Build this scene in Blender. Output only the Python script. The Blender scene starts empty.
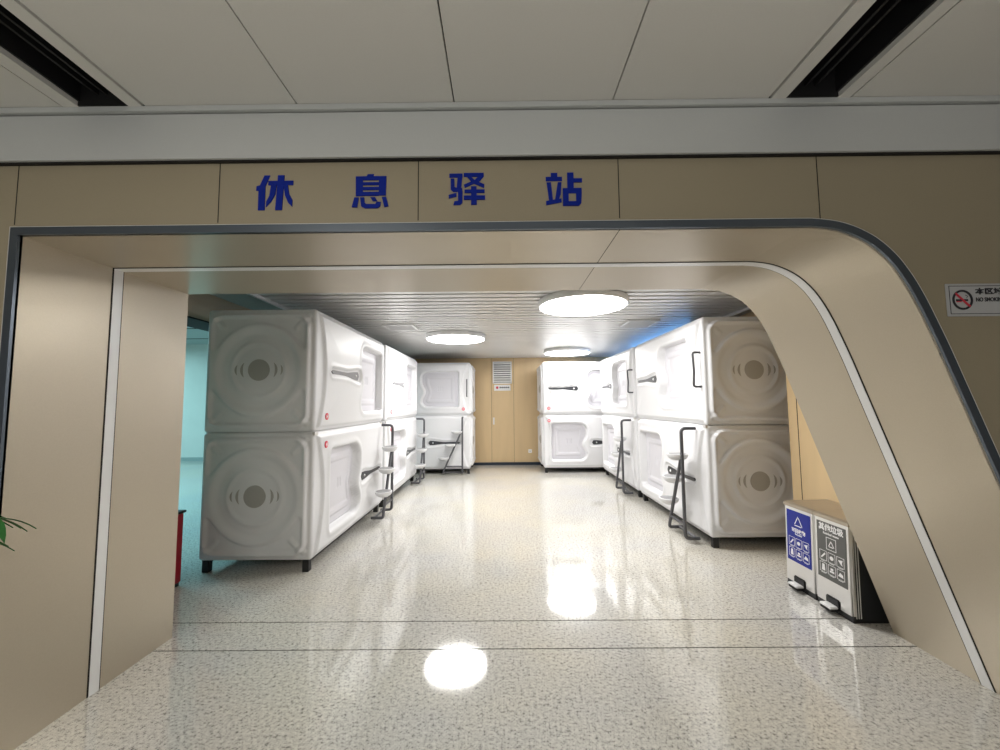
import bpy, bmesh, math, random
import numpy as np
from mathutils import Vector, Matrix

PI = math.pi
random.seed(7)
scn = bpy.context.scene
col = scn.collection

# ---------------------------------------------------------------- camera
cd = bpy.data.cameras.new('camera'); cam = bpy.data.objects.new('camera', cd); col.objects.link(cam)
cd.sensor_width = 36.0; cd.lens = 14.4; cd.clip_start = 0.05; cd.clip_end = 100
cam.matrix_world = (Matrix.Translation((0, 0, 1.55)) @ Matrix.Rotation(0.0045, 4, 'Z')
                    @ Matrix.Rotation(PI/2 + 0.0715, 4, 'X') @ Matrix.Rotation(-0.009, 4, 'Z'))
scn.camera = cam

# ---------------------------------------------------------------- world, light, exposure
w = bpy.data.worlds.new('world'); scn.world = w; w.use_nodes = True
w.node_tree.nodes['Background'].inputs[0].default_value = (1.0, 0.93, 0.86, 1)
w.node_tree.nodes['Background'].inputs[1].default_value = 0.12
scn.view_settings.view_transform = 'Standard'; scn.view_settings.look = 'None'
scn.view_settings.exposure = 0.0; scn.view_settings.gamma = 1.0
scn.view_settings.use_curve_mapping = False
LAMP = 31.0            # radiance of the round ceiling lamps

def area(name, loc, sx, sy, power, color=(1, 1, 1), rot=(0, 0, 0)):
    l = bpy.data.lights.new(name, 'AREA'); l.shape = 'RECTANGLE'; l.size = sx; l.size_y = sy
    l.energy = power; l.color = color
    o = bpy.data.objects.new(name, l); o.location = loc; o.rotation_euler = rot; col.objects.link(o); return o
area('hall_ceiling_light', (-1.4, -0.6, 2.93), 1.2, 1.2, 34, (1.0, 0.93, 0.84))
area('hall_ceiling_light_far', (-3.2, -2.6, 2.93), 1.0, 1.0, 25, (0.95, 1.0, 1.0))
area('hall_ceiling_fill', (-0.4, -1.6, 2.15), 5.0, 0.5, 90, (1.0, 0.99, 0.96), (PI, 0, 0))  # added upward fill behind the camera to brighten the hall ceiling, no fixture
area('corridor_light', (-7.75, 6.7, 3.2), 1.4, 2.4, 140, (0.52, 0.93, 1.0))
area('corridor_light_far', (-10.6, 9.5, 3.2), 1.5, 2.0, 90, (0.5, 0.95, 1.0))
area('corridor_light_near', (-6.4, 5.6, 3.2), 1.2, 1.2, 75, (0.16, 0.72, 1.0))
area('blue_ceiling_fill', (3.2, 8.3, 2.58), 0.1, 3.2, 9, (0.15, 0.45, 1.0), (0, PI/2, 0))  # added unseen blue fill, tints the right of the slatted ceiling

# ---------------------------------------------------------------- materials
def mat(name, c, rough=.5, metal=0., spec=.5, noise=None, emit=None, coat=0., trans=0.):
    m = bpy.data.materials.new(name); m.use_nodes = True
    nt = m.node_tree; b = nt.nodes['Principled BSDF']
    b.inputs['Base Color'].default_value = (*c, 1); b.inputs['Roughness'].default_value = rough
    b.inputs['Metallic'].default_value = metal; b.inputs['Specular IOR Level'].default_value = spec
    b.inputs['Coat Weight'].default_value = coat
    if emit:
        b.inputs['Emission Color'].default_value = (*emit[0], 1); b.inputs['Emission Strength'].default_value = emit[1]
    if noise:   # (scale, amount, stretch)
        tc = nt.nodes.new('ShaderNodeTexCoord'); mp = nt.nodes.new('ShaderNodeMapping')
        mp.inputs['Scale'].default_value = noise[2] if len(noise) > 2 else (1, 1, 1)
        n = nt.nodes.new('ShaderNodeTexNoise'); n.inputs['Scale'].default_value = noise[0]; n.inputs['Detail'].default_value = 4
        r = nt.nodes.new('ShaderNodeMapRange')
        r.inputs['To Min'].default_value = 1 - noise[1]; r.inputs['To Max'].default_value = 1 + noise[1]
        mx = nt.nodes.new('ShaderNodeVectorMath'); mx.operation = 'SCALE'; mx.inputs[0].default_value = c
        nt.links.new(tc.outputs['Object'], mp.inputs[0]); nt.links.new(mp.outputs[0], n.inputs['Vector'])
        nt.links.new(n.outputs['Fac'], r.inputs['Value']); nt.links.new(r.outputs[0], mx.inputs['Scale'])
        nt.links.new(mx.outputs[0], b.inputs['Base Color'])
    return m

M = dict(
    white=mat('pod_shell', (.74, .74, .755), .42, noise=(3, .02)),
    door=mat('pod_door', (.66, .65, .69), .35, noise=(5, .02)),
    vent=mat('pod_vent', (.40, .385, .36), .5),
    dark=mat('dark_plastic', (.035, .037, .042), .3),
    grey=mat('grey_plastic', (.24, .24, .25), .3),
    tube=mat('tube_metal', (.11, .11, .12), .35, .5),
    black=mat('black_steel', (.012, .012, .013), .5),
    red=mat('red_badge', (.75, .04, .08), .4),
    redbox=mat('red_paint', (.36, .006, .02), .35),
    sticker=mat('white_ink', (.85, .85, .85), .5),
    clad=mat('beige_cladding', (.37, .32, .225), .5, noise=(220, .10)),
    soffit=mat('champagne_cladding', (.47, .41, .315), .34, .45, noise=(160, .05)),
    groove=mat('groove', (.012, .011, .010), .8),
    band=mat('steel_band', (.10, .12, .145), .30, .6),
    strip=mat('aluminium_strip', (.80, .80, .80), .3, .1),
    fascia=mat('fascia_paint', (.60, .62, .62), .42, .0, noise=(120, .02)),
    ceil=mat('ceiling_panel', (.72, .71, .68), .55, noise=(150, .03)),
    slat=mat('aluminium_slat', (.78, .78, .77), .32, .15),
    slotgap=mat('slat_gap', (.05, .05, .05), .6),
    plain=mat('plain_ceiling', (.42, .40, .37), .7),
    wood=mat('maple_panel', (.66, .49, .28), .42, noise=(7, .10, (1, 1, .15))),
    walltan=mat('tan_wall', (.42, .33, .23), .5, noise=(60, .04)),
    teal=mat('corridor_wall', (.74, .76, .73), .4, noise=(3, .05)),
    tealceil=mat('corridor_ceiling', (.35, .42, .42), .6),
    lamp=mat('lamp_diffuser', (.9, .9, .9), .4, emit=((1.0, .985, .96), LAMP)),
    lamprim=mat('lamp_rim', (.85, .85, .84), .4),
    base=mat('dark_baseboard', (.02, .03, .05), .4),
    blue=mat('blue_letter', (.003, .020, .30), .6, spec=.15),
    bluest=mat('blue_sticker', (.010, .022, .25), .4, spec=.3),
    greyst=mat('grey_sticker', (.10, .10, .095), .4),
    steel=mat('brushed_steel', (.80, .79, .77), .34, .7, noise=(90, .05, (1, 1, 12))),
    binlid=mat('bin_lid', (.44, .38, .30), .32, .6),
    binside=mat('bin_side', (.045, .047, .05), .3, .3),
    plate=mat('sign_plate', (.55, .56, .58), .4),
    ink=mat('black_ink', (.02, .02, .03), .5),
    leaf=mat('palm_leaf', (.03, .16, .035), .4, noise=(20, .3)),
    stem=mat('palm_stem', (.10, .20, .05), .5),
    pot=mat('ceramic_pot', (.6, .6, .58), .25),
    soil=mat('soil', (.04, .025, .015), .9, noise=(60, .4)),
)

def floor_material():
    m = bpy.data.materials.new('polished_granite'); m.use_nodes = True
    nt = m.node_tree; b = nt.nodes['Principled BSDF']; L = nt.links.new
    tc = nt.nodes.new('ShaderNodeTexCoord')
    def noise(scale, det, rough=.6):
        n = nt.nodes.new('ShaderNodeTexNoise'); n.inputs['Scale'].default_value = scale
        n.inputs['Detail'].default_value = det; n.inputs['Roughness'].default_value = rough
        L(tc.outputs['Object'], n.inputs['Vector']); return n
    n1 = noise(48, 5, .8); n2 = noise(95, 3, .7); n3 = noise(1.1, 2)
    r1 = nt.nodes.new('ShaderNodeValToRGB'); L(n1.outputs['Fac'], r1.inputs[0])
    e = r1.color_ramp.elements
    e[0].position = .36; e[0].color = (.15, .14, .13, 1)
    e[1].position = .62; e[1].color = (.74, .72, .665, 1)
    k = e.new(.45); k.color = (.56, .54, .50, 1)
    r2 = nt.nodes.new('ShaderNodeValToRGB'); L(n2.outputs['Fac'], r2.inputs[0])
    e = r2.color_ramp.elements; e[0].position = .33; e[0].color = (.18, .17, .16, 1); e[1].position = .43; e[1].color = (1, 1, 1, 1)
    mx = nt.nodes.new('ShaderNodeMix'); mx.data_type = 'RGBA'; mx.blend_type = 'MULTIPLY'; mx.inputs[0].default_value = .75
    L(r1.outputs[0], mx.inputs[6]); L(r2.outputs[0], mx.inputs[7])
    r3 = nt.nodes.new('ShaderNodeValToRGB'); L(n3.outputs['Fac'], r3.inputs[0])
    e = r3.color_ramp.elements; e[0].position = .35; e[0].color = (.92, .93, .95, 1); e[1].position = .65; e[1].color = (1, .985, .93, 1)
    m2 = nt.nodes.new('ShaderNodeMix'); m2.data_type = 'RGBA'; m2.blend_type = 'MULTIPLY'; m2.inputs[0].default_value = 1
    L(mx.outputs[2], m2.inputs[6]); L(r3.outputs[0], m2.inputs[7])
    L(m2.outputs[2], b.inputs['Base Color'])
    b.inputs['Roughness'].default_value = .07; b.inputs['IOR'].default_value = 1.6
    b.inputs['Specular IOR Level'].default_value = .62
    return m
M['floor'] = floor_material()

# ---------------------------------------------------------------- mesh builder
class MB:
    def __init__(s): s.v = []; s.f = []; s.m = []; s.mats = []; s.sm = []
    def mi(s, m):
        if m not in s.mats: s.mats.append(m)
        return s.mats.index(m)
    def add(s, vs, fs, m, smooth=False):
        o = len(s.v); k = s.mi(m)
        s.v += [tuple(v) for v in vs]
        for f in fs: s.f.append([i + o for i in f]); s.m.append(k); s.sm.append(smooth)
        return s
    def box(s, x0, x1, y0, y1, z0, z1, m, bev=0.0):
        if bev > 0:
            bm = bmesh.new(); bmesh.ops.create_cube(bm, size=1)
            for v in bm.verts:
                v.co = Vector(((x0+x1)/2 + v.co.x*(x1-x0), (y0+y1)/2 + v.co.y*(y1-y0), (z0+z1)/2 + v.co.z*(z1-z0)))
            bmesh.ops.bevel(bm, geom=bm.edges[:], offset=bev, segments=2, affect='EDGES')
            bm.verts.index_update()
            s.add([v.co[:] for v in bm.verts], [[v.index for v in f.verts] for f in bm.faces], m); bm.free(); return s
        vs = [(x, y, z) for x in (x0, x1) for y in (y0, y1) for z in (z0, z1)]
        return s.add(vs, [[0,1,3,2],[4,6,7,5],[0,4,5,1],[2,3,7,6],[0,2,6,4],[1,5,7,3]], m)
    def prism(s, poly, to3, a, b, m):
        """extrude 2D polygon; to3(p, t) maps to 3D"""
        n = len(poly); vs = [to3(p, a) for p in poly] + [to3(p, b) for p in poly]
        fs = [list(range(n))[::-1], list(range(n, 2*n))] + [[i, (i+1) % n, (i+1) % n + n, i + n] for i in range(n)]
        return s.add(vs, fs, m)
    def tube(s, pts, r, m, seg=10, cap=True):
        pts = [Vector(p) for p in pts]; n = len(pts); rs = r if isinstance(r, (list, tuple)) else [r]*n
        t0 = (pts[1]-pts[0]).normalized(); up = Vector((0, 0, 1)) if abs(t0.z) < .9 else Vector((1, 0, 0))
        nrm = t0.cross(up).normalized(); vs = []
        for i, p in enumerate(pts):
            t = (pts[min(i+1, n-1)] - pts[max(i-1, 0)]).normalized()
            nrm = (nrm - t*nrm.dot(t)).normalized(); bn = t.cross(nrm)
            for k in range(seg):
                a = 2*PI*k/seg; vs.append(p + (nrm*math.cos(a) + bn*math.sin(a))*rs[i])
        fs = [[i*seg+k, i*seg+(k+1) % seg, (i+1)*seg+(k+1) % seg, (i+1)*seg+k] for i in range(n-1) for k in range(seg)]
        s.add(vs, fs, m, True)
        if cap: s.add(vs[:seg], [list(range(seg))[::-1]], m); s.add(vs[-seg:], [list(range(seg))], m)
        return s
    def lathe(s, prof, m, c=(0, 0, 0), seg=48, axis='z', smooth=True):
        vs = []
        for r, z in prof:
            for k in range(seg):
                a = 2*PI*k/seg; x, y = r*math.cos(a), r*math.sin(a)
                vs.append((c[0]+x, c[1]+y, c[2]+z) if axis == 'z' else (c[0]+z, c[1]+x, c[2]+y))
        n = len(prof)
        fs = [[i*seg+k, i*seg+(k+1) % seg, (i+1)*seg+(k+1) % seg, (i+1)*seg+k] for i in range(n-1) for k in range(seg)]
        return s.add(vs, fs, m, smooth)
    def build(s, name, parent=None, autosmooth=False):
        me = bpy.data.meshes.new(name); me.from_pydata(s.v, [], s.f)
        for m in s.mats: me.materials.append(m)
        me.polygons.foreach_set('material_index', s.m); me.polygons.foreach_set('use_smooth', s.sm)
        bm = bmesh.new(); bm.from_mesh(me); bmesh.ops.recalc_face_normals(bm, faces=bm.faces[:]); bm.to_mesh(me); bm.free()
        me.update()
        o = bpy.data.objects.new(name, me); col.objects.link(o)
        if parent is not None: o.parent = parent
        return o

def round_path(pts, r=.04, n=5):
    out = [Vector(pts[0])]
    for i in range(1, len(pts)-1):
        a, b, c = Vector(pts[i-1]), Vector(pts[i]), Vector(pts[i+1])
        d1 = (a-b); d2 = (c-b); q = min(r, d1.length*.45, d2.length*.45)
        p0 = b + d1.normalized()*q; p1 = b + d2.normalized()*q
        for k in range(n+1):
            t = k/n; out.append(p0*(1-t)**2 + b*2*t*(1-t) + p1*t*t)
    out.append(Vector(pts[-1])); return out

def struct(o): o['kind'] = 'structure'; return o
def tag(o, label, cat, group=None):
    o['label'] = label; o['category'] = cat
    if group: o['group'] = group
    return o
def empty(name, loc, rz=0):
    o = bpy.data.objects.new(name, None); o.empty_display_size = .1; o.location = loc; o.rotation_euler = (0, 0, rz)
    col.objects.link(o); return o
def copy_tree(o, parent=None):
    c = o.copy(); col.objects.link(c)
    if parent is not None: c.parent = parent
    for ch in list(o.children): copy_tree(ch, c)
    return c

# ---------------------------------------------------------------- dimensions
YF, YB = 1.80, 2.80            # front and back plane of the portal
ZH = 2.35                      # underside of the portal
ZC, ZR = 2.946, 2.72            # hall ceiling, room ceiling
JX = -2.235

# smooth curve of the right side of the portal
ctrl = [(1.30, 2.35), (1.42, 2.35), (1.56, 2.33), (1.68, 2.275), (1.77, 2.195), (1.835, 2.10), (1.885, 2.00), (1.93, 1.89), (1.98, 1.76), (2.05, 1.56)]
curve = [(1.30, 2.35)]
for i in range(1, len(ctrl)-2):
    p0, p1, p2, p3 = [np.array(ctrl[j]) for j in (i-1, i, i+1, i+2)]
    for k in range(5):
        t = k/5; q = .5*((2*p1) + (-p0+p2)*t + (2*p0-5*p1+4*p2-p3)*t*t + (-p0+3*p1-3*p2+p3)*t**3)
        curve.append((float(q[0]), min(2.35, float(q[1]))))
curve += [(1.98, 1.76), (2.60, 0.0)]
path = [(JX, 0), (JX, ZH)] + curve

def offset_path(pts, d):
    """offset outwards (away from the opening) with mitres"""
    out = []
    for i, p in enumerate(pts):
        p = np.array(p, float)
        def nrm(a, b):
            t = np.array(b, float)-np.array(a, float); t /= np.linalg.norm(t); return np.array([-t[1], t[0]])
        ns = []
        if i > 0: ns.append(nrm(pts[i-1], pts[i]))
        if i < len(pts)-1: ns.append(nrm(pts[i], pts[i+1]))
        n = sum(ns); n /= np.linalg.norm(n); n /= max(.3, float(n @ ns[0]))
        out.append(tuple(p + n*d))
    return out
def sweep(mb, pts, d0, d1, y0, y1, m):
    A, B = offset_path(pts, d0), offset_path(pts, d1); n = len(pts)
    vs = [(p[0], y, p[1]) for P in (A, B) for y in (y0, y1) for p in P]
    fs = []
    for i in range(n-1):
        for a, b in ((0, 1), (1, 3), (3, 2), (2, 0)):
            fs.append([a*n+i, a*n+i+1, b*n+i+1, b*n+i])
    fs += [[0, n, 3*n, 2*n], [n-1, 2*n-1, 4*n-1, 3*n-1]]
    mb.add(vs, fs, m)

# ---------------------------------------------------------------- structure
b = MB(); b.box(-14, 7, 2.985, 13, -.1, 0, M['floor']); b.box(-14, 7, 2.657, 2.975, -.1, 0, M['floor'])
b.box(-14, 7, -6, 2.647, -.1, 0, M['floor']); b.box(-14, 7, -6, 13, -.14, -.1, M['groove'])
b.box(-14, 7, 2.647, 2.657, -.1, -.003, M['groove']); b.box(-14, 7, 2.975, 2.985, -.1, -.003, M['groove'])
struct(b.build('floor'))

# portal wall
b = MB(); C, S, G = M['clad'], M['soffit'], M['groove']
TOP = 3.1
def quad(m, *v): b.add(v, [[0, 1, 2, 3]], m)
quad(C, (-7, YF, 0), (JX, YF, 0), (JX, YF, TOP), (-7, YF, TOP))
quad(C, (-7, YB, 0), (JX, YB, 0), (JX, YB, TOP), (-7, YB, TOP))
quad(S, (JX, YF, 0), (JX, YB, 0), (JX, YB, ZH), (JX, YF, ZH))
P2 = path[1:]
for i in range(len(P2)-1):
    (x0, z0), (x1, z1) = P2[i], P2[i+1]
    b.add([(x0, YF, z0), (x1, YF, z1), (x1, YB, z1), (x0, YB, z0)], [[0, 1, 2, 3]], S, True)
    for Y in (YF, YB):
        if z1 > 1.7:
            b.add([(x0, Y, z0), (x1, Y, z1), (x1, Y, TOP), (x0, Y, TOP)], [[0, 1, 2, 3]], C)
xe, ze = 1.98, 1.76
for Y in (YF, YB):
    b.add([(xe, Y, ze), (7, Y, ze), (7, Y, TOP), (xe, Y, TOP)], [[0, 1, 2, 3]], C)
    b.add([(2.60, Y, 0), (7, Y, 0), (7, Y, ze), (xe, Y, ze)], [[0, 1, 2, 3]], C)
quad(C, (-7, YF, TOP), (7, YF, TOP), (7, YB, TOP), (-7, YB, TOP)); quad(C, (-7, YF, 0), (-7, YB, 0), (-7, YB, TOP), (-7, YF, TOP))
quad(C, (7, YF, 0), (7, YB, 0), (7, YB, TOP), (7, YF, TOP))
for x in (-2.267, -1.315, -.382, .553, 1.478):
    b.box(x-.002, x+.002, YF-.001, YF+.01, 2.402 if x < 1.4 else 2.39, 2.70, G)
b.box(.553-.0015, .553+.0015, YF, YB, ZH-.001, ZH+.01, G)
struct(b.build('wall_front'))

b = MB(); sweep(b, path, 0.0, .036, YF-.012, YF+.01, M['band']); sweep(b, path, .036, .038, YF-.013, YF+.01, M['strip'])
struct(b.build('trim_1'))
b = MB(); sweep(b, path, -.004, .01, 2.250, 2.305, M['strip'])
sweep(b, path, -.002, .01, 2.243, 2.250, G); sweep(b, path, -.002, .01, 2.305, 2.312, G)
struct(b.build('trim_2'))

# fascia above the sign, with a small ledge
b = MB(); b.box(-7, 7, 1.77, 1.80, 2.695, 2.912, M['fascia']); b.box(-7, 7, 1.755, 1.80, 2.920, 2.944, M['fascia'])
b.box(-7, 7, 1.782, 1.80, 2.688, 2.96, G)
struct(b.build('trim_3'))

# hall ceiling in front of the portal
b = MB(); ys = (-6, 1.79); xs = [-7, -4.2, -3.13, -2.032, None, -1.65, -.94, -.21, .525, 1.245, None, 1.622, 2.7, 3.8, 7]
for a, c in zip(xs[:-1], xs[1:]):
    if a is None or c is None: continue
    b.box(a+.003, c-.003, *ys, ZC, ZC+.02, M['ceil'])
b.box(-7, 7, -6, 2.6, ZC+.16, ZC+.2, G); b.box(-7, 7, 1.780, 1.799, ZC+.0, ZC+.16, G)
struct(b.build('ceiling_1'))
def slot(x0, x1, a, c, label):
    r = empty('linear_air_diffuser', ((x0+x1)/2, -1.9, ZC)); o = (x0+x1)/2; g = 'linear diffusers in the front ceiling'
    for q0, q1 in ((x0+.008, a), (c, x1-.008)):
        m = MB(); m.box(q0-o, q1-o, -4.1, 3.66, -.004, .02, M['ceil']); m.build('frame_rail', r)
    m = MB(); m.box(a-o, a-o+.01, -4.1, 3.66, .02, .15, M['black']); m.box(c-o-.01, c-o, -4.1, 3.66, .02, .15, M['black'])
    m.box(a-o, c-o, -4.1, 3.66, .14, .15, M['black']); m.box(a-o, c-o, 3.65, 3.66, 0, .15, M['black']); m.build('duct_box', r)
    for t in (.38, .56):
        m = MB(); xx = a-o + (c-a)*t; m.box(xx-.006, xx+.006, -4.1, 3.66, .05, .10, M['black']); m.build('blade', r)
    tag(r, label, 'air vent', g)
slot(-2.032, -1.65, -1.955, -1.72, 'long black ceiling slot with pale rails at the upper left, above the plant')
slot(1.245, 1.622, 1.32, 1.56, 'long black ceiling slot with pale rails at the upper right of the hall ceiling')

# room ceiling: aluminium slats
b = MB(); y = 2.82
while y < 10.2:
    b.box(-2.57, 3.06, y, y+.108, ZR, ZR+.025, M['slat']); y += .155
b.box(-2.57, 3.06, 2.8, 10.26, ZR+.045, ZR+.06, M['slotgap'])
b.box(-3.05, -2.60, 2.8, 10.26, ZR, ZR+.05, M['plain']); b.box(3.09, 3.30, 2.8, 10.26, ZR, ZR+.05, M['plain'])
b.box(-2.60, -2.57, 2.8, 10.26, ZR-.030, ZR+.02, M['strip']); b.box(3.06, 3.09, 2.8, 10.26, ZR-.030, ZR+.02, M['strip'])
struct(b.build('ceiling_2'))

# back wall with panel joints
b = MB()
for a, c in zip([-3.4, -2.1, -.27, .30, 1.5, 2.4], [-2.1, -.27, .30, 1.5, 2.4, 3.3]):
    b.box(a+.003, c-.003, 10.26, 10.30, 0, ZR+.05, M['wood'])
b.box(-3.4, 3.3, 10.285, 10.4, 0, ZR+.05, G)
struct(b.build('wall_back'))
b = MB(); b.box(-3.05, 3.28, 10.245, 10.26, 0, .07, M['base']); struct(b.build('baseboard_back'))
b = MB(); b.box(3.28, 3.40, 2.8, 10.3, 0, ZR+.05, M['wood']); struct(b.build('wall_right'))
b = MB(); b.box(2.93, 3.28, 2.8, 4.13, 0, ZR, M['wood']); b.box(2.927, 2.932, 4.00, 4.006, 0, ZR, G)
b.box(2.927, 2.932, 3.45, 3.456, 0, ZR, G); struct(b.build('wall_right_pier'))
b = MB(); b.box(-3.40, -3.05, 2.8, 10.3, 2.43, ZR+.05, M['walltan']); b.box(-3.402, -3.048, 2.8, 10.3, 2.415, 2.43, G)
struct(b.build('wall_left_header'))
# corridor seen through the gap on the left
b = MB(); b.box(-14, -3.3, 11.5, 11.6, 0, 3.5, M['teal']); b.box(-14, -3.3, 11.49, 11.5, 0, .1, M['tealceil'])
struct(b.build('wall_corridor_back'))
b = MB(); b.box(-14, -13.9, 2.8, 11.5, 0, 3.5, M['teal']); struct(b.build('wall_corridor_left'))
b = MB(); b.box(-14, -3.4, 2.8, 11.5, 3.35, 3.45, M['tealceil'])
for k in range(6): b.box(-14, -3.4, 3.5+k*1.4, 3.53+k*1.4, 3.34, 3.35, G)
struct(b.build('ceiling_corridor'))

# ---------------------------------------------------------------- sleeping pods
PL, PW, PH = 2.16, 1.06, 1.1875
sstep = lambda x, a, b_: (lambda t: t*t*(3-2*t))(np.clip((x-a)/(b_-a), 0, 1))

def recess_d(u, v, R):
    u0, u1, v0, v1, side = R
    t = (v-v0)/(v1-v0); s = (u-u0)/(u1-u0)
    g = .085*np.exp(-((t-.42)/.16)**2)
    if side == 'R': wgt = sstep(s, .35, .95); ue = u + g*wgt
    else: wgt = sstep(1-s, .35, .95); ue = u - g*wgt
    cx, cy = (u0+u1)/2, (v0+v1)/2
    r = .05 + .11*(wgt > .3) if side == 'R' else .05 + .11*(wgt > .3)
    qx = np.abs(ue-cx)-(u1-u0)/2 + r; qy = np.abs(v-cy)-(v1-v0)/2 + r
    return r - (np.hypot(np.maximum(qx, 0), np.maximum(qy, 0)) + np.minimum(np.maximum(qx, qy), 0))   # >0 inside

def pocket_d(u, v, P):
    u0, u1, vc, side = P
    s = (u-u0)/(u1-u0)
    if side == 'L': s = 1-s
    s = np.clip(s, 0, 1)                      # 0 narrow end, 1 wide end
    hw = .030 + .040*sstep(s, .45, .95)
    du = np.maximum(np.maximum(u0+.02-u, u-u1+.02), 0)
    return hw - np.hypot(du*1.3, v-vc)

def front_h(u, v, spec):
    h = np.zeros_like(u)
    e = np.minimum(np.minimum(u, PL-u), np.minimum(v, PH-v))
    # recessed outer border with a bowed end
    bow = .035 + .15*np.cos(np.clip((v-PH/2)/(PH/2), -1, 1)*PI/2)**.9
    if spec['arc'] == 'L': du = np.minimum(u-bow, PL-.045-u)
    else: du = np.minimum(PL-bow-u, u-.045)
    inner = np.minimum(du, np.minimum(v-.05, PH-.05-v))
    h += .030*sstep(inner, -.020, .008)
    h += .012*sstep(inner, 0, .35)
    d = recess_d(u, v, spec['recess'])
    h += .010*np.exp(-((d+.035)/.028)**2)
    h -= .105*sstep(d, -.008, .020)
    p = pocket_d(u, v, spec['pocket'])
    h += .006*np.exp(-((p+.035)/.02)**2) - .018*sstep(p, -.025, -.002)
    if spec.get('dip'):
        uu, vv = spec['dip']; h -= .030*np.exp(-(((u-uu)/.20)**2 + ((v-vv)/.13)**2)**2)
    return h*sstep(e, .0, .03)

def end_h(a, v, flip=False):
    """a runs 0..PW, v 0..PH"""
    x, y = a-PW/2, v-PH/2; r = np.hypot(x, y); h = np.zeros_like(a)
    hx, hy, rr = PW/2-.055, PH/2-.055, .12
    qx = np.abs(x)-hx+rr; qy = np.abs(y)-hy+rr
    d = rr-(np.hypot(np.maximum(qx, 0), np.maximum(qy, 0)) + np.minimum(np.maximum(qx, qy), 0))
    smax = lambda p, q, k=.05: np.log(np.exp(p/k)+np.exp(q/k))*k - .0*k
    u_ = smax(smax(.45-r, .185-np.abs(y), .022), .030-np.abs(d), .014)
    h += .014*sstep(d, -.014, .004) + .022*sstep(u_, -.012, .014)*sstep(d, -.014, .004)
    h -= .020*sstep(.36-r, -.06, .02); h += .012*sstep(.27-r, -.03, .02)
    h -= .010*sstep(.235-r, -.03, .02)
    # diagonal ribs in the corners
    for sx in (-1, 1):
        for sy in (-1, 1):
            px, py = x*sx-.405, y*sy-.460; q = (px+py)/1.4142; n = (px-py)/1.4142
            h += .010*sstep(.020-np.abs(n), -.010, .006)*sstep(.095-np.abs(q), -.01, .01)*(x*sx > 0)*(y*sy > 0)
    e = np.minimum(np.minimum(a, PW-a), np.minimum(v, PH-v))
    return 1.25*h*sstep(e, 0, .03)

def shell_mesh(name, spec):
    nu, nv, nw = 168, 96, 84
    RAD = .032; half = np.array([PL/2, PW/2, PH/2])
    V = []; F = []; off = 0; index = {}
    def face(fn, na, nb, disp):
        nonlocal off
        A, B = np.meshgrid(np.linspace(0, 1, na+1), np.linspace(0, 1, nb+1), indexing='ij')
        p = fn(A, B).reshape(-1, 3)
        c = np.clip(p, -half+RAD, half-RAD); q = p-c; ln = np.linalg.norm(q, axis=1, keepdims=True)
        out = np.where(ln > 1e-9, c + q/np.maximum(ln, 1e-9)*RAD, p)
        if disp is not None: out = out + disp(p)
        key = np.round(p*1e5).astype(np.int64); ids = np.empty(len(p), int)
        ia = np.arange(len(p)).reshape(na+1, nb+1)
        border = np.zeros((na+1, nb+1), bool); border[0] = border[-1] = True; border[:, 0] = border[:, -1] = True
        bflat = border.ravel()
        for i in range(len(p)):
            if bflat[i]:
                k = tuple(key[i])
                if k in index: ids[i] = index[k]; continue
                index[k] = off
            ids[i] = off; V.append(out[i]); off += 1
        g = ids.reshape(na+1, nb+1)
        F.append(np.stack([g[:-1, :-1], g[1:, :-1], g[1:, 1:], g[:-1, 1:]], -1).reshape(-1, 4))
    hx, hy, hz = half
    face(lambda A, B: np.stack([A*PL-hx, A*0-hy, B*PH-hz], -1), nu, nv,
         lambda p: np.outer(front_h(p[:, 0]+hx, p[:, 2]+hz, spec), [0, -1, 0]))
    face(lambda A, B: np.stack([hx-A*PL, A*0+hy, B*PH-hz], -1), nu, nv, None)
    face(lambda A, B: np.stack([A*0-hx, hy-A*PW, B*PH-hz], -1), nw, nv,
         lambda p: np.outer(end_h(p[:, 1]+hy, p[:, 2]+hz), [-1, 0, 0]))
    face(lambda A, B: np.stack([A*0+hx, A*PW-hy, B*PH-hz], -1), nw, nv,
         lambda p: np.outer(end_h(p[:, 1]+hy, p[:, 2]+hz), [1, 0, 0]))
    face(lambda A, B: np.stack([A*PL-hx, B*PW-hy, A*0+hz], -1), nu, nw, None)
    face(lambda A, B: np.stack([A*PL-hx, hy-B*PW, A*0-hz], -1), nu, nw, None)
    V = np.array(V); V[:, 2] += hz; F = np.concatenate(F)
    me = bpy.data.meshes.new(name); me.from_pydata(V.tolist(), [], F.tolist())
    me.materials.append(M['white']); me.polygons.foreach_set('use_smooth', [True]*len(me.polygons)); me.update()
    return me

def door_mesh(spec):
    R = spec['recess']; u0, u1, v0, v1, side = R; n, m_ = 74, 70
    U, W_ = np.meshgrid(np.linspace(u0, u1, n+1), np.linspace(v0, v1, m_+1), indexing='ij')
    d = recess_d(U, W_, R)
    h = -.052 + .014*sstep(d, .085, .105) - .012*sstep(d, .150, .170) + .0
    uc, vc = (u0+u1)/2, (v0+v1)/2
    for k in (-1, 0, 1):
        h -= .012*(np.abs(U-uc-k*.045) < .009)*(np.abs(W_-vc) < .055)
    keep = d > .004
    idx = -np.ones(U.shape, int); vs = []
    for i in range(n+1):
        for j in range(m_+1):
            if keep[i, j]: idx[i, j] = len(vs); vs.append((U[i, j]-PL/2, -PW/2-h[i, j], W_[i, j]))
    nf = len(vs); fs = []
    for i in range(n):
        for j in range(m_):
            q = [idx[i, j], idx[i+1, j], idx[i+1, j+1], idx[i, j+1]]
            if min(q) >= 0: fs.append(q)
    b_ = MB(); b_.add(vs, fs, M['door'], True); return b_

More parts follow.
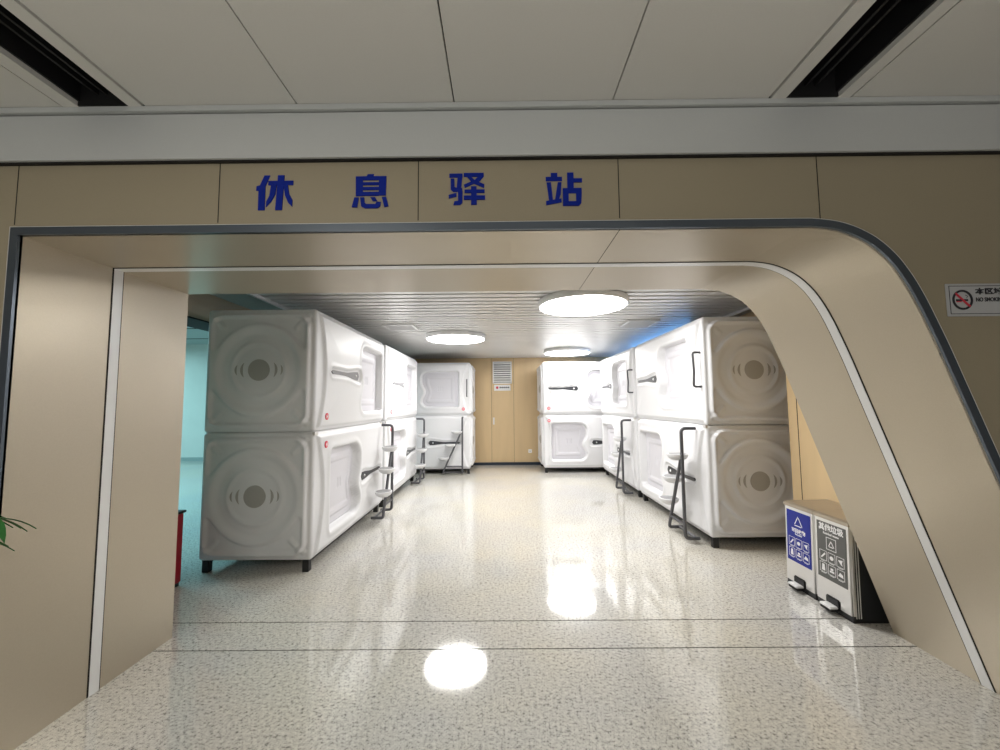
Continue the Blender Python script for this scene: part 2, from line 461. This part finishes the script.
def pod(spec):
    """a pod whose front (aisle) face looks towards -Y; origin at its base centre"""
    r = empty('sleeping_pod', (0, 0, 0))
    o = bpy.data.objects.new('shell', shell_mesh('shell', spec)); col.objects.link(o); o.parent = r
    dr = door_mesh(spec).build('door', r)
    md = dr.modifiers.new('thickness', 'SOLIDIFY'); md.thickness = .012; md.offset = -1
    # handle pocket: grey drop-shaped inlay with a bright stud
    u0, u1, vc, side = spec['pocket']; b_ = MB(); up, lo = [], []
    for k in range(25):
        s = k/24; uu = u0+.012 + (u1-u0-.024)*s; ss = 1-s if side == 'L' else s
        t = min(1, max(0, (ss-.45)/.5)); hw = .019 + .030*t*t*(3-2*t)
        e = min(s, 1-s); hw *= min(1, math.sqrt(max(.0, 1-(1-min(1, e/.035))**2))+.12)
        up.append((uu-PL/2, vc+hw)); lo.append((uu-PL/2, vc-hw))
    b_.prism(up+lo[::-1], lambda p, t: (p[0], t, p[1]), -PW/2-.032, -PW/2-.012, M[spec.get('pm', 'dark')])
    hp = b_.build('handle_pocket', r)
    us = (u1-.11 if side == 'R' else u0+.11)-PL/2
    s_ = MB(); s_.lathe([(0, -.010), (.012, -.010), (.016, -.004), (.016, 0)], M['strip'], (0, 0, 0), 16)
    so = s_.build('lock_stud', hp); so.rotation_euler = (-PI/2, 0, 0); so.location = (us, -PW/2-.032, vc)
    # rotate so that the dome faces outwards
    so.rotation_euler = (-PI/2, 0, 0)
    if 'badge' in spec:
        bu, bv = spec['badge']; b_ = MB(); cx = bu-PL/2; y0, y1 = -PW/2-.030, -PW/2-.045
        y1 = -PW/2-.037
        n = 28; ring = [(cx+.034*math.cos(2*PI*k/n), bv+.034*math.sin(2*PI*k/n)) for k in range(n)]
        b_.prism(ring, lambda p, t: (p[0], t, p[1]), -PW/2-.005, y1, M['red'])
        for sx in (-1, 1):
            b_.box(cx+sx*.011-.0045, cx+sx*.011+.0045, y1-.002, y1, bv-.018, bv+.018, M['sticker'])
        b_.box(cx-.018, cx+.018, y1-.0025, y1, bv-.003, bv+.005, M['sticker'])
        b_.build('badge', r)
    if 'grip' in spec:
        gu = spec['grip']-PL/2; b_ = MB(); f = -PW/2
        b_.tube(round_path([(gu, f+.02, .80), (gu, f-.085, .80), (gu, f-.075, .60), (gu, f-.085, .42), (gu, f+.02, .42)], .03), .0125, M['tube'])
        b_.build('grab_handle', r)
    for sx in (-1, 1):        # round vent and crescents on each end
        b_ = MB(); X0 = PL/2-.02; X1 = PL/2+.0275
        n = 36; cz = PH/2
        b_.prism([(.103*math.cos(2*PI*k/n), cz+.103*math.sin(2*PI*k/n)) for k in range(n)], lambda p, t: (sx*t, p[0], p[1]), X0, X1, M['vent'])
        for s in (-1, 1):
            for rad, q, th in ((.178, .085, .024), (.232, .060, .018)):
                A = [(-.95 + 1.9*k/12) for k in range(13)]; xc = rad-q
                o1 = [(s*(xc+q*math.cos(a)), cz+q*math.sin(a)) for a in A]
                o2 = [(s*(xc+q*math.cos(a)-th*max(0, math.cos(a/.95*PI/2))), cz+q*math.sin(a)) for a in A]
                b_.prism(o1+o2[1:-1][::-1], lambda p, t: (sx*t, p[0], p[1]), X0, X1, M['vent'])
        b_.build('end_vent', r)
    return r

def add_base(r):
    for sx in (-1, 1):
        for sy in (-1, 1):
            b_ = MB(); cx, cy = sx*(PL/2-.05), sy*(PW/2-.06)
            b_.box(cx-.03, cx+.03, cy-.03, cy+.03, -.11, .03, M['black'], .003); b_.build('leg', r)
    b_ = MB()
    for sy in (-1, 1): b_.box(-PL/2+.08, PL/2-.08, sy*(PW/2-.06)-.02, sy*(PW/2-.06)+.02, -.030, .02, M['black'])
    for x in (-.5, 0, .5): b_.box(x-.02, x+.02, -PW/2+.08, PW/2-.08, -.045, .02, M['black'])
    b_.build('base_frame', r)
    for sx in (-1, 1):
        b_ = MB(); x0 = sx*(PL/2-.05); b_.box(min(x0, x0+sx*.012)-.03, max(x0, x0+sx*.012)+.03, -PW/2-.006, -PW/2+.02, PH-.035, PH-.001, M['steel'], .002)
        b_.build('joining_bracket', r)

V0, V1 = .16, .99
A = dict(recess=(1.15, 2.02, V0, V1, 'L'), pocket=(.30, 1.09, .60, 'R'), arc='L', badge=(.20, .14), pm='grey')
B = dict(recess=(.31, 1.15, V0+.01, V1, 'R'), pocket=(1.22, 2.0, .55, 'L'), arc='L', badge=(.20, 1.05), dip=(1.60, .28))
Cc = dict(recess=(.99, 1.84, V0+.05, V1+.01, 'L'), pocket=(.12, .90, .58, 'R'), arc='R', grip=2.09)
D = dict(recess=(.17, 1.02, V0+.01, V1, 'R'), pocket=(1.15, 1.92, .56, 'L'), arc='R', dip=(1.55, .28))
E_ = dict(recess=(1.0, 1.87, V0, V1, 'L'), pocket=(.10, .80, .58, 'R'), arc='L', badge=(.12, .14))
F_ = dict(recess=(.17, .96, V0+.01, V1, 'R'), pocket=(1.06, 1.85, .56, 'L'), arc='L', badge=(.12, 1.05))
G_ = dict(recess=(1.06, 1.90, V0+.03, V1, 'L'), pocket=(.16, .94, .58, 'R'), arc='R', grip=2.09, badge=(2.01, .14), pm='grey')
H_ = dict(recess=(.10, .90, V0+.01, V1, 'R'), pocket=(1.22, 1.95, .58, 'L'), arc='R')
GRP = 'white sleeping pods stacked in two tiers'
def place(r, x, y, rz, z, label):
    r.location = (x, y, z); r.rotation_euler = (0, 0, rz); tag(r, label, 'sleeping pod', GRP)
ZL, ZU = .11, .11+PH
XL, XR = -1.79-PW/2, 2.20+PW/2
pa, pb, pc, pd = pod(A), pod(B), pod(Cc), pod(D)
pe, pf, pg, ph = pod(E_), pod(F_), pod(G_), pod(H_)
for q in (pb, pd, pf, ph): add_base(q)
place(pa, XL, 4.90, PI/2, ZU, 'white upper pod of the nearest left stack with a grey handle inlay')
place(pb, XL, 4.90, PI/2, ZL, 'white lower pod of the nearest left stack, black handle inlay beside a ladder')
q = copy_tree(pa); place(q, XL, 7.24, PI/2, ZU, 'white upper pod of the second left stack, behind the nearest left stack')
q = copy_tree(pb); place(q, XL, 7.24, PI/2, ZL, 'white lower pod of the second left stack, between two step ladders')
place(pc, XR, 5.43, -PI/2, ZU, 'white upper pod of the nearest right stack with a grab handle at its near edge')
place(pd, XR, 5.43, -PI/2, ZL, 'white lower pod of the nearest right stack, its end wall beside the litter bins')
q = copy_tree(pc); place(q, XR, 7.74, -PI/2, ZU, 'white upper pod of the second right stack with a small grab handle')
q = copy_tree(pd); place(q, XR, 7.74, -PI/2, ZL, 'white lower pod of the second right stack, behind the farther right step ladder')
place(pg, -.716-PL/2, 9.0+PW/2, 0, ZU, 'white upper pod against the back wall left of the wood panels')
place(ph, -.716-PL/2, 9.0+PW/2, 0, ZL, 'white lower pod at the back, left of the wood panels, ladder in front')
place(pe, .93+PL/2, 9.05+PW/2, 0, ZU, 'white upper pod against the back wall right of the wood panels')
place(pf, .93+PL/2, 9.05+PW/2, 0, ZL, 'white lower pod against the back wall right of the wood panels')

# ---------------------------------------------------------------- step ladders
def ladder():
    r = empty('step_ladder', (0, 0, 0)); t = M['tube']; R_ = .019
    b_ = MB(); b_.tube(round_path([(0, .158, 1.255), (0, 0, 1.255), (0, 0, .055), (0, .158, .055)], .05), R_, t); b_.build('post', r)
    b_ = MB(); b_.tube(round_path([(0, 0, .99), (-.40, 0, .12), (-.42, 0, .055), (-.42, .158, .055)], .05), R_, t); b_.build('diagonal_rail', r)
    b_ = MB(); b_.tube([(-.42, .12, .055), (0, .12, .055)], R_*.9, t); b_.build('floor_bar', r)
    b_ = MB(); b_.tube([(-.36, 0, .20), (0, 0, .20)], R_*.8, t); b_.build('cross_bar', r)
    for z, x in ((.96, -.12), (.68, -.27), (.40, -.41)):
        b_ = MB()
        n = 28; prof = [(1.0, .0), (.97, -.022), (.85, -.046), (.55, -.068), (.0, -.075)]; vs = []
        for s, dz in prof[:-1]:
            for k in range(n):
                a = 2*PI*k/n; vs.append((x+.125*s*math.cos(a), .0+.112*s*math.sin(a), z+dz))
        vs.append((x, .0, z-.075)); c0 = len(vs)-1; fs = []
        for i in range(3):
            for k in range(n): fs.append([i*n+k, i*n+(k+1) % n, (i+1)*n+(k+1) % n, (i+1)*n+k])
        fs += [[3*n+k, 3*n+(k+1) % n, c0] for k in range(n)]
        b_.add(vs, fs, M['white'], True)
        rim = [(x+.125*math.cos(2*PI*k/n), .0+.112*math.sin(2*PI*k/n), z) for k in range(n)]
        inn = [(x+.108*math.cos(2*PI*k/n), .0+.096*math.sin(2*PI*k/n), z+.003) for k in range(n)]
        b_.add(rim+inn, [[k, (k+1) % n, n+(k+1) % n, n+k] for k in range(n)], M['white'])
        tr = b_.build('tread', r)
        p_ = MB(); p_.prism([(p[0], p[1]) for p in inn], lambda p, t_: (p[0], p[1], t_), z-.004, z+.004, M['grey']); p_.build('grip_pad', tr)
    return r
l0 = ladder(); lg = 'step ladders in front of the lower pods'
spots = [(-1.59, 5.83, PI/2, 'dark step ladder with three white treads between the two left stacks'),
         (-1.59, 8.19, PI/2, 'dark tube step ladder with white treads at the far end of the left row'),
         (2.00, 4.52, -PI/2, 'large dark tube step ladder on the nearest right pod stack, close to the bins'),
         (2.00, 6.76, -PI/2, 'smaller looking dark tube step ladder on the second right pod stack'),
         (-.875, 8.80, 0, 'thin grey step ladder seen front on against the back left pod')]
for i, (x, y, rz, lab) in enumerate(spots):
    q = l0 if i == 0 else copy_tree(l0)
    q.location = (x, y, 0); q.rotation_euler = (0, 0, rz); tag(q, lab, 'ladder', lg)

# ---------------------------------------------------------------- round ceiling lamps, diffusers
def lamp():
    r = empty('ceiling_lamp', (0, 0, 0))
    b_ = MB(); b_.lathe([(.0, 0), (.49, 0), (.505, -.01), (.505, -.065), (.495, -.075), (.485, -.075), (.485, -.06)], M['lamprim'], seg=72); b_.build('lamp_rim', r)
    b_ = MB(); b_.lathe([(.485, -.062), (.484, -.076), (.44, -.080), (0.0001, -.082)], M['lamp'], seg=72); b_.build('diffuser', r)
    return r
p0 = lamp()
for i, (x, y, lab) in enumerate([(.93, 4.50, 'largest and nearest round white ceiling lamp, above the right of the aisle'),
                                 (-.78, 6.76, 'round white ceiling lamp above the left of the aisle'),
                                 (1.44, 8.80, 'farthest and smallest round white ceiling lamp, near the back right pods')]):
    q = p0 if i == 0 else copy_tree(p0); q.location = (x, y, ZR); tag(q, lab, 'lamp', 'round ceiling lamps')
def diffuser(x, y, lab):
    r = empty('ceiling_vent', (x, y, ZR)); b_ = MB()
    for a in (-1, 1):
        b_.box(a*.21-.02, a*.21+.02, -.2, .2, -.030, 0, M['strip']); b_.box(-.23, .23, a*.19-.02, a*.19+.02, -.0305, 0, M['strip'])
    b_.build('frame', r)
    b_ = MB(); b_.box(-.19, .19, -.17, .17, -.003, 0, M['slotgap']); b_.build('backing', r)
    b_ = MB()
    for k in range(7): b_.box(-.19, .19, -.155+k*.05, -.137+k*.05, -.024, -.010, M['strip'])
    b_.build('louvre', r); tag(r, lab, 'air vent', 'square vents in the slatted ceiling')
diffuser(-1.50, 5.90, 'square white air vent in the slatted ceiling above the left pods')
diffuser(2.02, 5.80, 'square white air vent in the slatted ceiling above the right pods')

# back wall things
r = empty('wall_vent', (.01, 10.26, 2.06)); b_ = MB(); w2 = .245; h_ = .57
b_.box(-w2, -w2+.03, -.03, 0, 0, h_, M['sticker']); b_.box(w2-.03, w2, -.03, 0, 0, h_, M['sticker'])
b_.box(-w2, w2, -.03, 0, 0, .03, M['sticker']); b_.box(-w2, w2, -.03, 0, h_-.03, h_, M['sticker']); b_.build('frame', r)
b_ = MB()
for k in range(9):
    z = .05+k*.056; b_.add([(-w2+.03, -.028, z), (w2-.03, -.028, z), (w2-.03, -.006, z+.035), (-w2+.03, -.006, z+.035),
                            (-w2+.03, -.024, z-.004), (w2-.03, -.024, z-.004), (w2-.03, -.002, z+.031), (-w2+.03, -.002, z+.031)],
                           [[0,1,2,3],[7,6,5,4],[0,4,5,1],[3,2,6,7],[0,3,7,4],[1,5,6,2]], M['sticker'])
b_.build('louvre', r)
b_ = MB(); b_.box(-w2+.03, w2-.03, -.002, 0, .03, h_-.03, M['slotgap']); b_.build('backing', r)
tag(r, 'white louvred air grille high on the back wall above a small notice', 'air vent')
r = empty('notice_sign', (.01, 10.26, 1.88)); b_ = MB(); b_.box(-.21, .21, -.008, 0, 0, .15, M['sticker'], .002); b_.build('plate', r)
b_ = MB(); b_.lathe([(.0001, -.004), (.032, -.004), (.032, 0)], M['red'], seg=20); d_ = b_.build('red_mark', r); d_.rotation_euler = (-PI/2, 0, 0); d_.location = (-.13, -.008, .08)
b_ = MB()
for k in range(5): b_.box(-.07+k*.052, -.032+k*.052, -.010, -.008, .065, .10, M['ink'])
b_.build('lettering', r)
tag(r, 'small white notice with a red mark and dark writing under the back wall grille', 'sign')
r = empty('door_pull', (-.215, 10.26, 1.02)); b_ = MB(); b_.box(-.02, .02, -.006, 0, 0, .18, M['strip'], .002); b_.build('plate', r)
b_ = MB(); b_.tube(round_path([(0, 0, .03), (0, -.03, .03), (0, -.03, .15), (0, 0, .15)], .015), .006, M['strip']); b_.build('pull_bar', r)
tag(r, 'small pale door pull on the left joint of the middle wood panel', 'handle')
r = empty('wall_socket', (.70, 10.26, .30)); b_ = MB(); b_.box(-.045, .045, -.012, 0, 0, .09, M['sticker'], .004); b_.build('plate', r)
b_ = MB(); b_.box(-.015, -.008, -.013, -.011, .03, .055, M['ink']); b_.box(.008, .015, -.013, -.011, .03, .055, M['ink']); b_.build('socket_slots', r)
tag(r, 'white wall socket low on the wood panelling beside the back right pods', 'socket')

# ---------------------------------------------------------------- portal lettering, four characters cut from board
chars = {
 'xiu': ((45, 60, 275, 280), [
   [(95,60),(130,60),(102,130),(102,280),(60,280),(60,156),(45,156),(47,128),(68,122)],
   [(120,95),(276,95),(276,122),(120,122)], [(180,60),(220,60),(210,280),(168,280)],
   [(138,118),(172,118),(166,180),(140,228),(110,260),(112,225),(130,190)],
   [(216,118),(242,118),(252,178),(273,215),(273,260),(248,235),(228,190)]]),
 'xi': ((690, 55, 920, 275), [
   [(778,70),(786,54),(826,54),(822,70)], [(710,68),(756,68),(756,195),(712,195)], [(858,68),(905,68),(902,192),(858,192)],
   [(756,68),(858,68),(858,93),(756,93)], [(756,107),(858,107),(858,125),(756,125)], [(756,138),(858,138),(858,157),(756,157)],
   [(756,170),(858,170),(858,194),(756,194)], [(704,205),(731,205),(722,268),(688,266)],
   [(740,205),(766,205),(768,237),(780,248),(838,248),(844,235),(872,235),(868,262),(850,274),(772,274),(748,262)],
   [(805,205),(836,205),(850,229),(820,229)], [(878,205),(905,203),(920,262),(895,268)]]),
 'yi': ((60, 60, 300, 272), [
   [(65,62),(152,62),(152,88),(65,88)], [(120,86),(150,86),(142,168),(112,168)], [(74,96),(98,96),(100,152),(118,160),(150,160),(150,184),(90,184),(74,168)],
   [(122,180),(152,180),(150,258),(136,272),(92,272),(98,248),(122,245)], [(60,205),(112,192),(112,216),(62,228)],
   [(160,60),(292,60),(292,84),(160,84)], [(258,82),(292,82),(268,112),(168,158),(160,138),(232,108)], [(180,82),(206,82),(232,108),(296,138),(294,160),(214,124)],
   [(208,150),(244,150),(246,272),(208,272)], [(165,172),(297,172),(297,193),(165,193)], [(160,212),(300,212),(300,238),(160,238)]]),
 'zhan': ((705, 45, 940, 268), [
   [(740,50),(782,50),(782,78),(740,78)], [(707,76),(812,76),(812,103),(707,103)], [(712,112),(740,112),(752,236),(728,242)],
   [(784,112),(808,112),(802,190),(786,236),(762,238)], [(707,234),(806,218),(806,242),(707,260)],
   [(845,50),(886,50),(886,156),(845,156)], [(884,88),(940,88),(940,113),(884,113)],
   [(815,152),(852,152),(852,266),(815,266)], [(850,152),(936,152),(936,184),(850,184)], [(900,182),(936,182),(932,250),(916,266),(900,266)], [(850,238),(902,238),(902,266),(850,266)]]),
}
pos = {'xiu': (-1.140, -.968), 'xi': (-.689, -.520), 'yi': (-.240, -.070), 'zhan': (.212, .382)}
names = {'xiu': 'leftmost of the four blue characters over the portal, 休', 'xi': 'second of the four blue characters over the portal, 息',
         'yi': 'third of the four blue characters over the portal, 驿', 'zhan': 'rightmost of the four blue characters over the portal, 站'}
for k, (bb, polys) in chars.items():
    x0, x1 = pos[k]; sc = (x1-x0)/(bb[2]-bb[0]); zt = 2.626; b_ = MB(); cx = (x0+x1)/2
    for ip, p in enumerate(polys):
        b_.prism([((q[0]-bb[0])*sc+x0-cx, -(q[1]-bb[1])*sc*1.02) for q in p], lambda q, t: (q[0], t, q[1]), -.004-.0003*ip, 0, M['blue'])
    o = b_.build('sign_character'); o.location = (cx, YF, zt); tag(o, names[k], 'sign', 'blue sign characters over the portal')

# ---------------------------------------------------------------- text helper
def text(body, size, mtl, parent, mw, name='lettering', off=0.0, ext=.0008, align='CENTER', sx=1.0):
    cu = bpy.data.curves.new(name, 'FONT'); cu.body = body; cu.size = size; cu.align_x = align; cu.align_y = 'CENTER'
    cu.extrude = ext; cu.offset = off; cu.resolution_u = 3
    t = bpy.data.objects.new(name, cu); col.objects.link(t)
    dg = bpy.context.evaluated_depsgraph_get(); me = bpy.data.meshes.new_from_object(t.evaluated_get(dg))
    bpy.data.objects.remove(t); me.materials.clear(); me.materials.append(mtl); me.transform(Matrix.Diagonal((sx, 1, 1, 1)))
    o = bpy.data.objects.new(name, me); col.objects.link(o); o.parent = parent; o.matrix_local = mw; return o

# no smoking sign on the right wall
r = empty('no_smoking_sign', (2.02, YF, 1.925)); W_, H_ = .46, .150
b_ = MB(); b_.box(0, W_, -.006, 0, 0, H_, M['plate'], .002); b_.build('plate', r)
b_ = MB()
for a0, a1, c0, c1 in ((.012, W_-.012, .010, .0125), (.012, W_-.012, H_-.0125, H_-.010), (.012, .0145, .010, H_-.010), (W_-.0145, W_-.012, .010, H_-.010)):
    b_.box(a0, a1, -.007, -.006, c0, c1, M['ink'])
b_.build('border_line', r)
b_ = MB(); cx, cz = .070, .075; n = 32
for k in range(n):
    a0, a1 = 2*PI*k/n, 2*PI*(k+1)/n
    b_.prism([(cx+R_*math.cos(a), cz+R_*math.sin(a)) for R_, a in ((.037, a0), (.046, a0), (.046, a1), (.037, a1))], lambda p, t: (p[0], t, p[1]), -.008, -.006, M['ink'])
c = .031; b_.prism([(cx-c-.003, cz+c-.003), (cx-c+.003, cz+c+.003), (cx+c+.003, cz-c+.003), (cx+c-.003, cz-c-.003)], lambda p, t: (p[0], t, p[1]), -.0085, -.006, M['red'])
b_.box(cx-.030, cx+.024, -.0075, -.006, cz-.006, cz+.003, M['ink']); b_.box(cx-.028, cx-.006, -.0078, -.006, cz-.010, cz-.006, M['red'])
b_.tube([(cx+.018, -.007, cz+.008), (cx+.024, -.007, cz+.016), (cx+.014, -.007, cz+.022)], .0012, M['ink'], 6); b_.build('smoking_symbol', r)
RX = Matrix.Rotation(PI/2, 4, 'X')
text('本区域禁止吸烟', .031, M['ink'], r, Matrix.Translation((.130, -.0065, .112)) @ RX, off=.0010, align='LEFT', sx=1.35)
text('NO SMOKING IN THIS AREA', .026, M['ink'], r, Matrix.Translation((.130, -.0065, .075)) @ RX, off=.0006, align='LEFT', sx=.8)
text('请勿吸烟', .018, M['teal'], r, Matrix.Translation((.40, -.0065, .035)) @ RX)
tag(r, 'white no smoking sign with a crossed cigarette on the right front wall', 'sign')

# ---------------------------------------------------------------- litter bins, fronts face -X
def bin_(y, lab, kind):
    r = empty('pedal_bin', (2.65, y, 0)); hw, h = .160, .690; f0, f1 = -.205, -.225   # local x: front at -.22, back at +.22
    S_ = M['binside']; b_ = MB()
    # tapered body, wider at the foot
    vs = []
    for z, xa, xb, yy in ((.015, -.215, .225, .155), (.06, -.215, .222, .155), (h-.05, -.198, .185, .150)):
        vs += [(xa, -yy, z), (xb, -yy, z), (xb, yy, z), (xa, yy, z)]
    b_.add(vs, [[0,1,2,3],[8,9,10,11]] + [[i*4+k, i*4+(k+1)%4, (i+1)*4+(k+1)%4, (i+1)*4+k] for i in (0, 1) for k in range(4)], S_)
    for k in range(3):
        for s in (-1, 1): b_.tube([(-.19+k*.016, s*.156, .03), (-.178+k*.016, s*.151, h-.06)], .0035, M['steel'], 6)
    b_.build('bin_body', r)
    b_ = MB(); vs = []
    for z, x in ((.045, -.222), (h-.035, -.204)):
        for yy, dx in ((-.158, .018), (-.150, 0), (.150, 0), (.158, .018)): vs.append((x+dx, yy, z))
        for yy in (.158, -.158): vs.append((x+.03, yy, z))
    b_.add(vs, [[0,1,2,3,4,5],[6,7,8,9,10,11]] + [[k, (k+1)%6, (k+1)%6+6, k+6] for k in range(6)], M['steel']); b_.build('front_panel', r)
    b_ = MB(); b_.prism([(-.212, h-.034), (-.212, h-.012), (-.19, h), (.17, h+.004), (.195, h-.02), (.195, h-.045)], lambda p, t: (p[0], t, p[1]), -.162, .162, M['binlid'])
    b_.build('lid', r)
    b_ = MB(); b_.box(-.218, .228, -.160, .160, 0, .018, M['black'], .004); b_.build('base_ring', r)
    b_ = MB(); b_.box(-.232, -.214, -.062, .062, .03, .105, M['black'], .008); b_.build('pedal_recess', r)
    b_ = MB(); b_.box(-.290, -.222, -.052, .052, .040, .056, M['strip'], .005); b_.box(-.286, -.222, -.048, .048, .020, .040, M['black'], .004); b_.build('pedal', r)
    # sticker plane: follows the front panel lean
    z0, z1 = .215, .630; lean = math.atan2(.018, h-.08)
    sm = M['bluest'] if kind == 'blue' else M['greyst']
    st = empty('frame_tmp', (0, 0, 0)); bpy.data.objects.remove(st)
    b_ = MB(); b_.box(-.132, .132, 0, (z1-z0), -.0002, .0015, sm); sk = b_.build('sticker', r)
    # local sticker frame: X -> -Y world, Y -> up, Z -> -X world (outwards)
    Rm = Matrix(((0, 0, -1, 0), (-1, 0, 0, 0), (0, 1, 0, 0), (0, 0, 0, 1)))
    sk.matrix_local = Matrix.Translation((-.2175-.0005+(z0-.215)*0, 0, z0)) @ Matrix.Rotation(lean, 4, 'Y') @ Rm
    sk['label'] = 'blue printed sticker' if kind == 'blue' else 'dark grey printed sticker'
    Hs = z1-z0; T = Matrix.Translation
    g = MB(); k = M['sticker']; Z = (.0015, .0024)
    def tri(cx, cy, R0, wd):
        pts = [(cx+R0*math.cos(PI/2+2*PI*i/3), cy+R0*math.sin(PI/2+2*PI*i/3)) for i in range(3)]
        q = [(cx+(R0-wd*2)*math.cos(PI/2+2*PI*i/3), cy+(R0-wd*2)*math.sin(PI/2+2*PI*i/3)) for i in range(3)]
        for i in range(3):
            j = (i+1) % 3
            lerp = lambda a, b2, t: (a[0]+(b2[0]-a[0])*t, a[1]+(b2[1]-a[1])*t)
            g.prism([lerp(pts[i], pts[j], .06), lerp(pts[i], pts[j], .86), lerp(q[i], q[j], .92), lerp(q[i], q[j], 0)], lambda p, t: (p[0], p[1], t), *Z, k)
    def frame(cx, cy, w_, h2, t_):
        g.box(cx-w_, cx+w_, cy+h2-t_, cy+h2, *Z, k); g.box(cx-w_, cx+w_, cy-h2, cy-h2+t_, *Z, k)
        g.box(cx-w_, cx-w_+t_, cy-h2, cy+h2, *Z, k); g.box(cx+w_-t_, cx+w_, cy-h2, cy+h2, *Z, k)
    if kind == 'blue':
        tri(0, .325, .058, .007)
        text('可回收物', .038, k, sk, T((0, .255, .0018)), off=.0012); text('Recyclable', .018, k, sk, T((0, .228, .0018)), off=.0003)
    else:
        text('其他垃圾', .056, k, sk, T((0, .375, .0018)), off=.0016); text('Residual waste', .024, k, sk, T((0, .335, .0018)), off=.0004)
        frame(0, .265, .045, .045, .004); tri(0, .259, .034, .006)
    g.build('recycling_symbol', sk)
    ty = .16 if kind == 'blue' else .165
    for row in range(2):
        for c in range(3):
            cx, cy = (c-1)*.078, ty-row*.088; g = MB()
            frame(cx, cy, .033, .036, .003)
            v = (row*3+c) % 6
            if v == 0: g.prism([(cx-.022, cy-.018), (cx-.012, cy-.022), (cx+.022, cy+.012), (cx+.014, cy+.022)], lambda p, t: (p[0], p[1], t), *Z, k)
            elif v == 1: g.prism([(cx+.018*math.cos(i*.6), cy+.015*math.sin(i*.6)) for i in range(10)], lambda p, t: (p[0], p[1], t), *Z, k)
            elif v == 2: g.prism([(cx-.020, cy+.012), (cx+.020, cy+.020), (cx+.012, cy-.004), (cx+.018, cy-.020), (cx+.004, cy-.014)], lambda p, t: (p[0], p[1], t), *Z, k)
            elif v == 3: g.prism([(cx-.010, cy+.024), (cx+.010, cy+.024), (cx+.016, cy-.024), (cx-.016, cy-.024)], lambda p, t: (p[0], p[1], t), *Z, k)
            elif v == 4: g.box(cx-.020, cx+.020, cy-.016, cy-.004, *Z, k); g.box(cx-.012, cx+.012, cy, cy+.016, *Z, k)
            else: g.prism([(cx-.024, cy-.012), (cx+.022, cy-.016), (cx+.018, cy+.004), (cx-.006, cy+.016)], lambda p, t: (p[0], p[1], t), *Z, k)
            g.box(cx-.020, cx+.020, cy-.043, cy-.0395, *Z, k); g.build('pictogram', sk)
    tag(r, lab, 'bin', 'steel pedal bins beside the portal'); return r
bin_(3.402, 'steel pedal bin with a blue recycling sticker, farther from the portal leg', 'blue')
bin_(3.072, 'steel pedal bin with a dark grey sticker, right beside the portal leg', 'grey')

# red cabinet by the left jamb
r = empty('fire_equipment_box', (-2.962, 3.46, 0)); b_ = MB(); b_.box(-.15, .15, -.13, .13, .03, .62, M['redbox'], .006); b_.build('cabinet', r)
b_ = MB(); b_.box(-.16, .165, -.14, .14, .62, .64, M['black'], .004); b_.build('lid', r)
b_ = MB(); b_.box(-.14, .14, -.12, .12, 0, .03, M['black']); b_.build('plinth', r)
tag(r, 'narrow red floor box with a black lid behind the left jamb', 'box')

# ---------------------------------------------------------------- potted palm at the left edge
r = empty('potted_palm', (-2.55, 1.38, 0)); b_ = MB()
b_.lathe([(.0001, 0), (.13, 0), (.14, .02), (.18, .33), (.19, .36), (.175, .36), (.165, .32), (.0001, .32)], M['pot'], seg=40); b_.build('pot', r)
b_ = MB(); b_.lathe([(.0001, .335), (.166, .325)], M['soil'], seg=30); b_.build('soil', r)
def frond(tip, lift, nl=15, ll=.17):
    b_ = MB(); p0 = Vector((random.uniform(-.04, .04), random.uniform(-.04, .04), .32)); p3 = Vector(tip)
    p1 = Vector((p0.x+(p3.x-p0.x)*.15, p0.y+(p3.y-p0.y)*.15, max(p3.z, .9)+lift*.3)); p2 = Vector((p0.x+(p3.x-p0.x)*.6, p0.y+(p3.y-p0.y)*.6, p3.z+lift))
    pts = [p0*(1-t)**3 + p1*3*t*(1-t)**2 + p2*3*t*t*(1-t) + p3*t**3 for t in [k/24 for k in range(25)]]
    b_.tube(pts, [.006*(1-k/30) for k in range(25)], M['stem'], 6)
    for k in range(nl):
        f = 11 + k*(13/(nl-1)); i = min(23, int(f)); p = pts[i].lerp(pts[i+1], f-i); t = (pts[i+1]-pts[i]).normalized()
        sd = t.cross(Vector((0, 0, 1))).normalized()
        for s in (-1, 1):
            L_ = ll*(1-.45*abs(k/(nl-1)-.35)); d = (sd*s*.75 + t*.75 + Vector((0, 0, random.uniform(-.1, .2)))).normalized()
            wd = d.cross(Vector((0, 0, 1))).normalized(); vs = []
            for j in range(6):
                q = j/5; c = p + d*L_*q + Vector((0, 0, -.45*L_*q*q)); ww = .014*math.sin(PI*min(1, .12+q*.88))**.8 + .0008
                vs += [c-wd*ww+Vector((0, 0, .003)), c+Vector((0, 0, -.002)), c+wd*ww+Vector((0, 0, .003))]
            fs = []
            for j in range(5): fs += [[j*3, j*3+1, j*3+4, j*3+3], [j*3+1, j*3+2, j*3+5, j*3+4]]
            b_.add(vs, fs, M['leaf'], True)
    b_.build('frond', r)
frond((.56, .21, 1.12), .10); frond((.57, .13, 1.07), .14); frond((.52, .03, 1.02), .15); frond((.46, -.06, .98), .15)
for k in range(8):
    a = PI*.45 + k*PI*1.25/8; R_ = random.uniform(.42, .6)
    frond((min(.40, R_*math.cos(a)), min(.22, R_*math.sin(a)), random.uniform(.7, 1.15)), random.uniform(.1, .25))
tag(r, 'potted green palm in front of the wall left of the portal', 'plant')
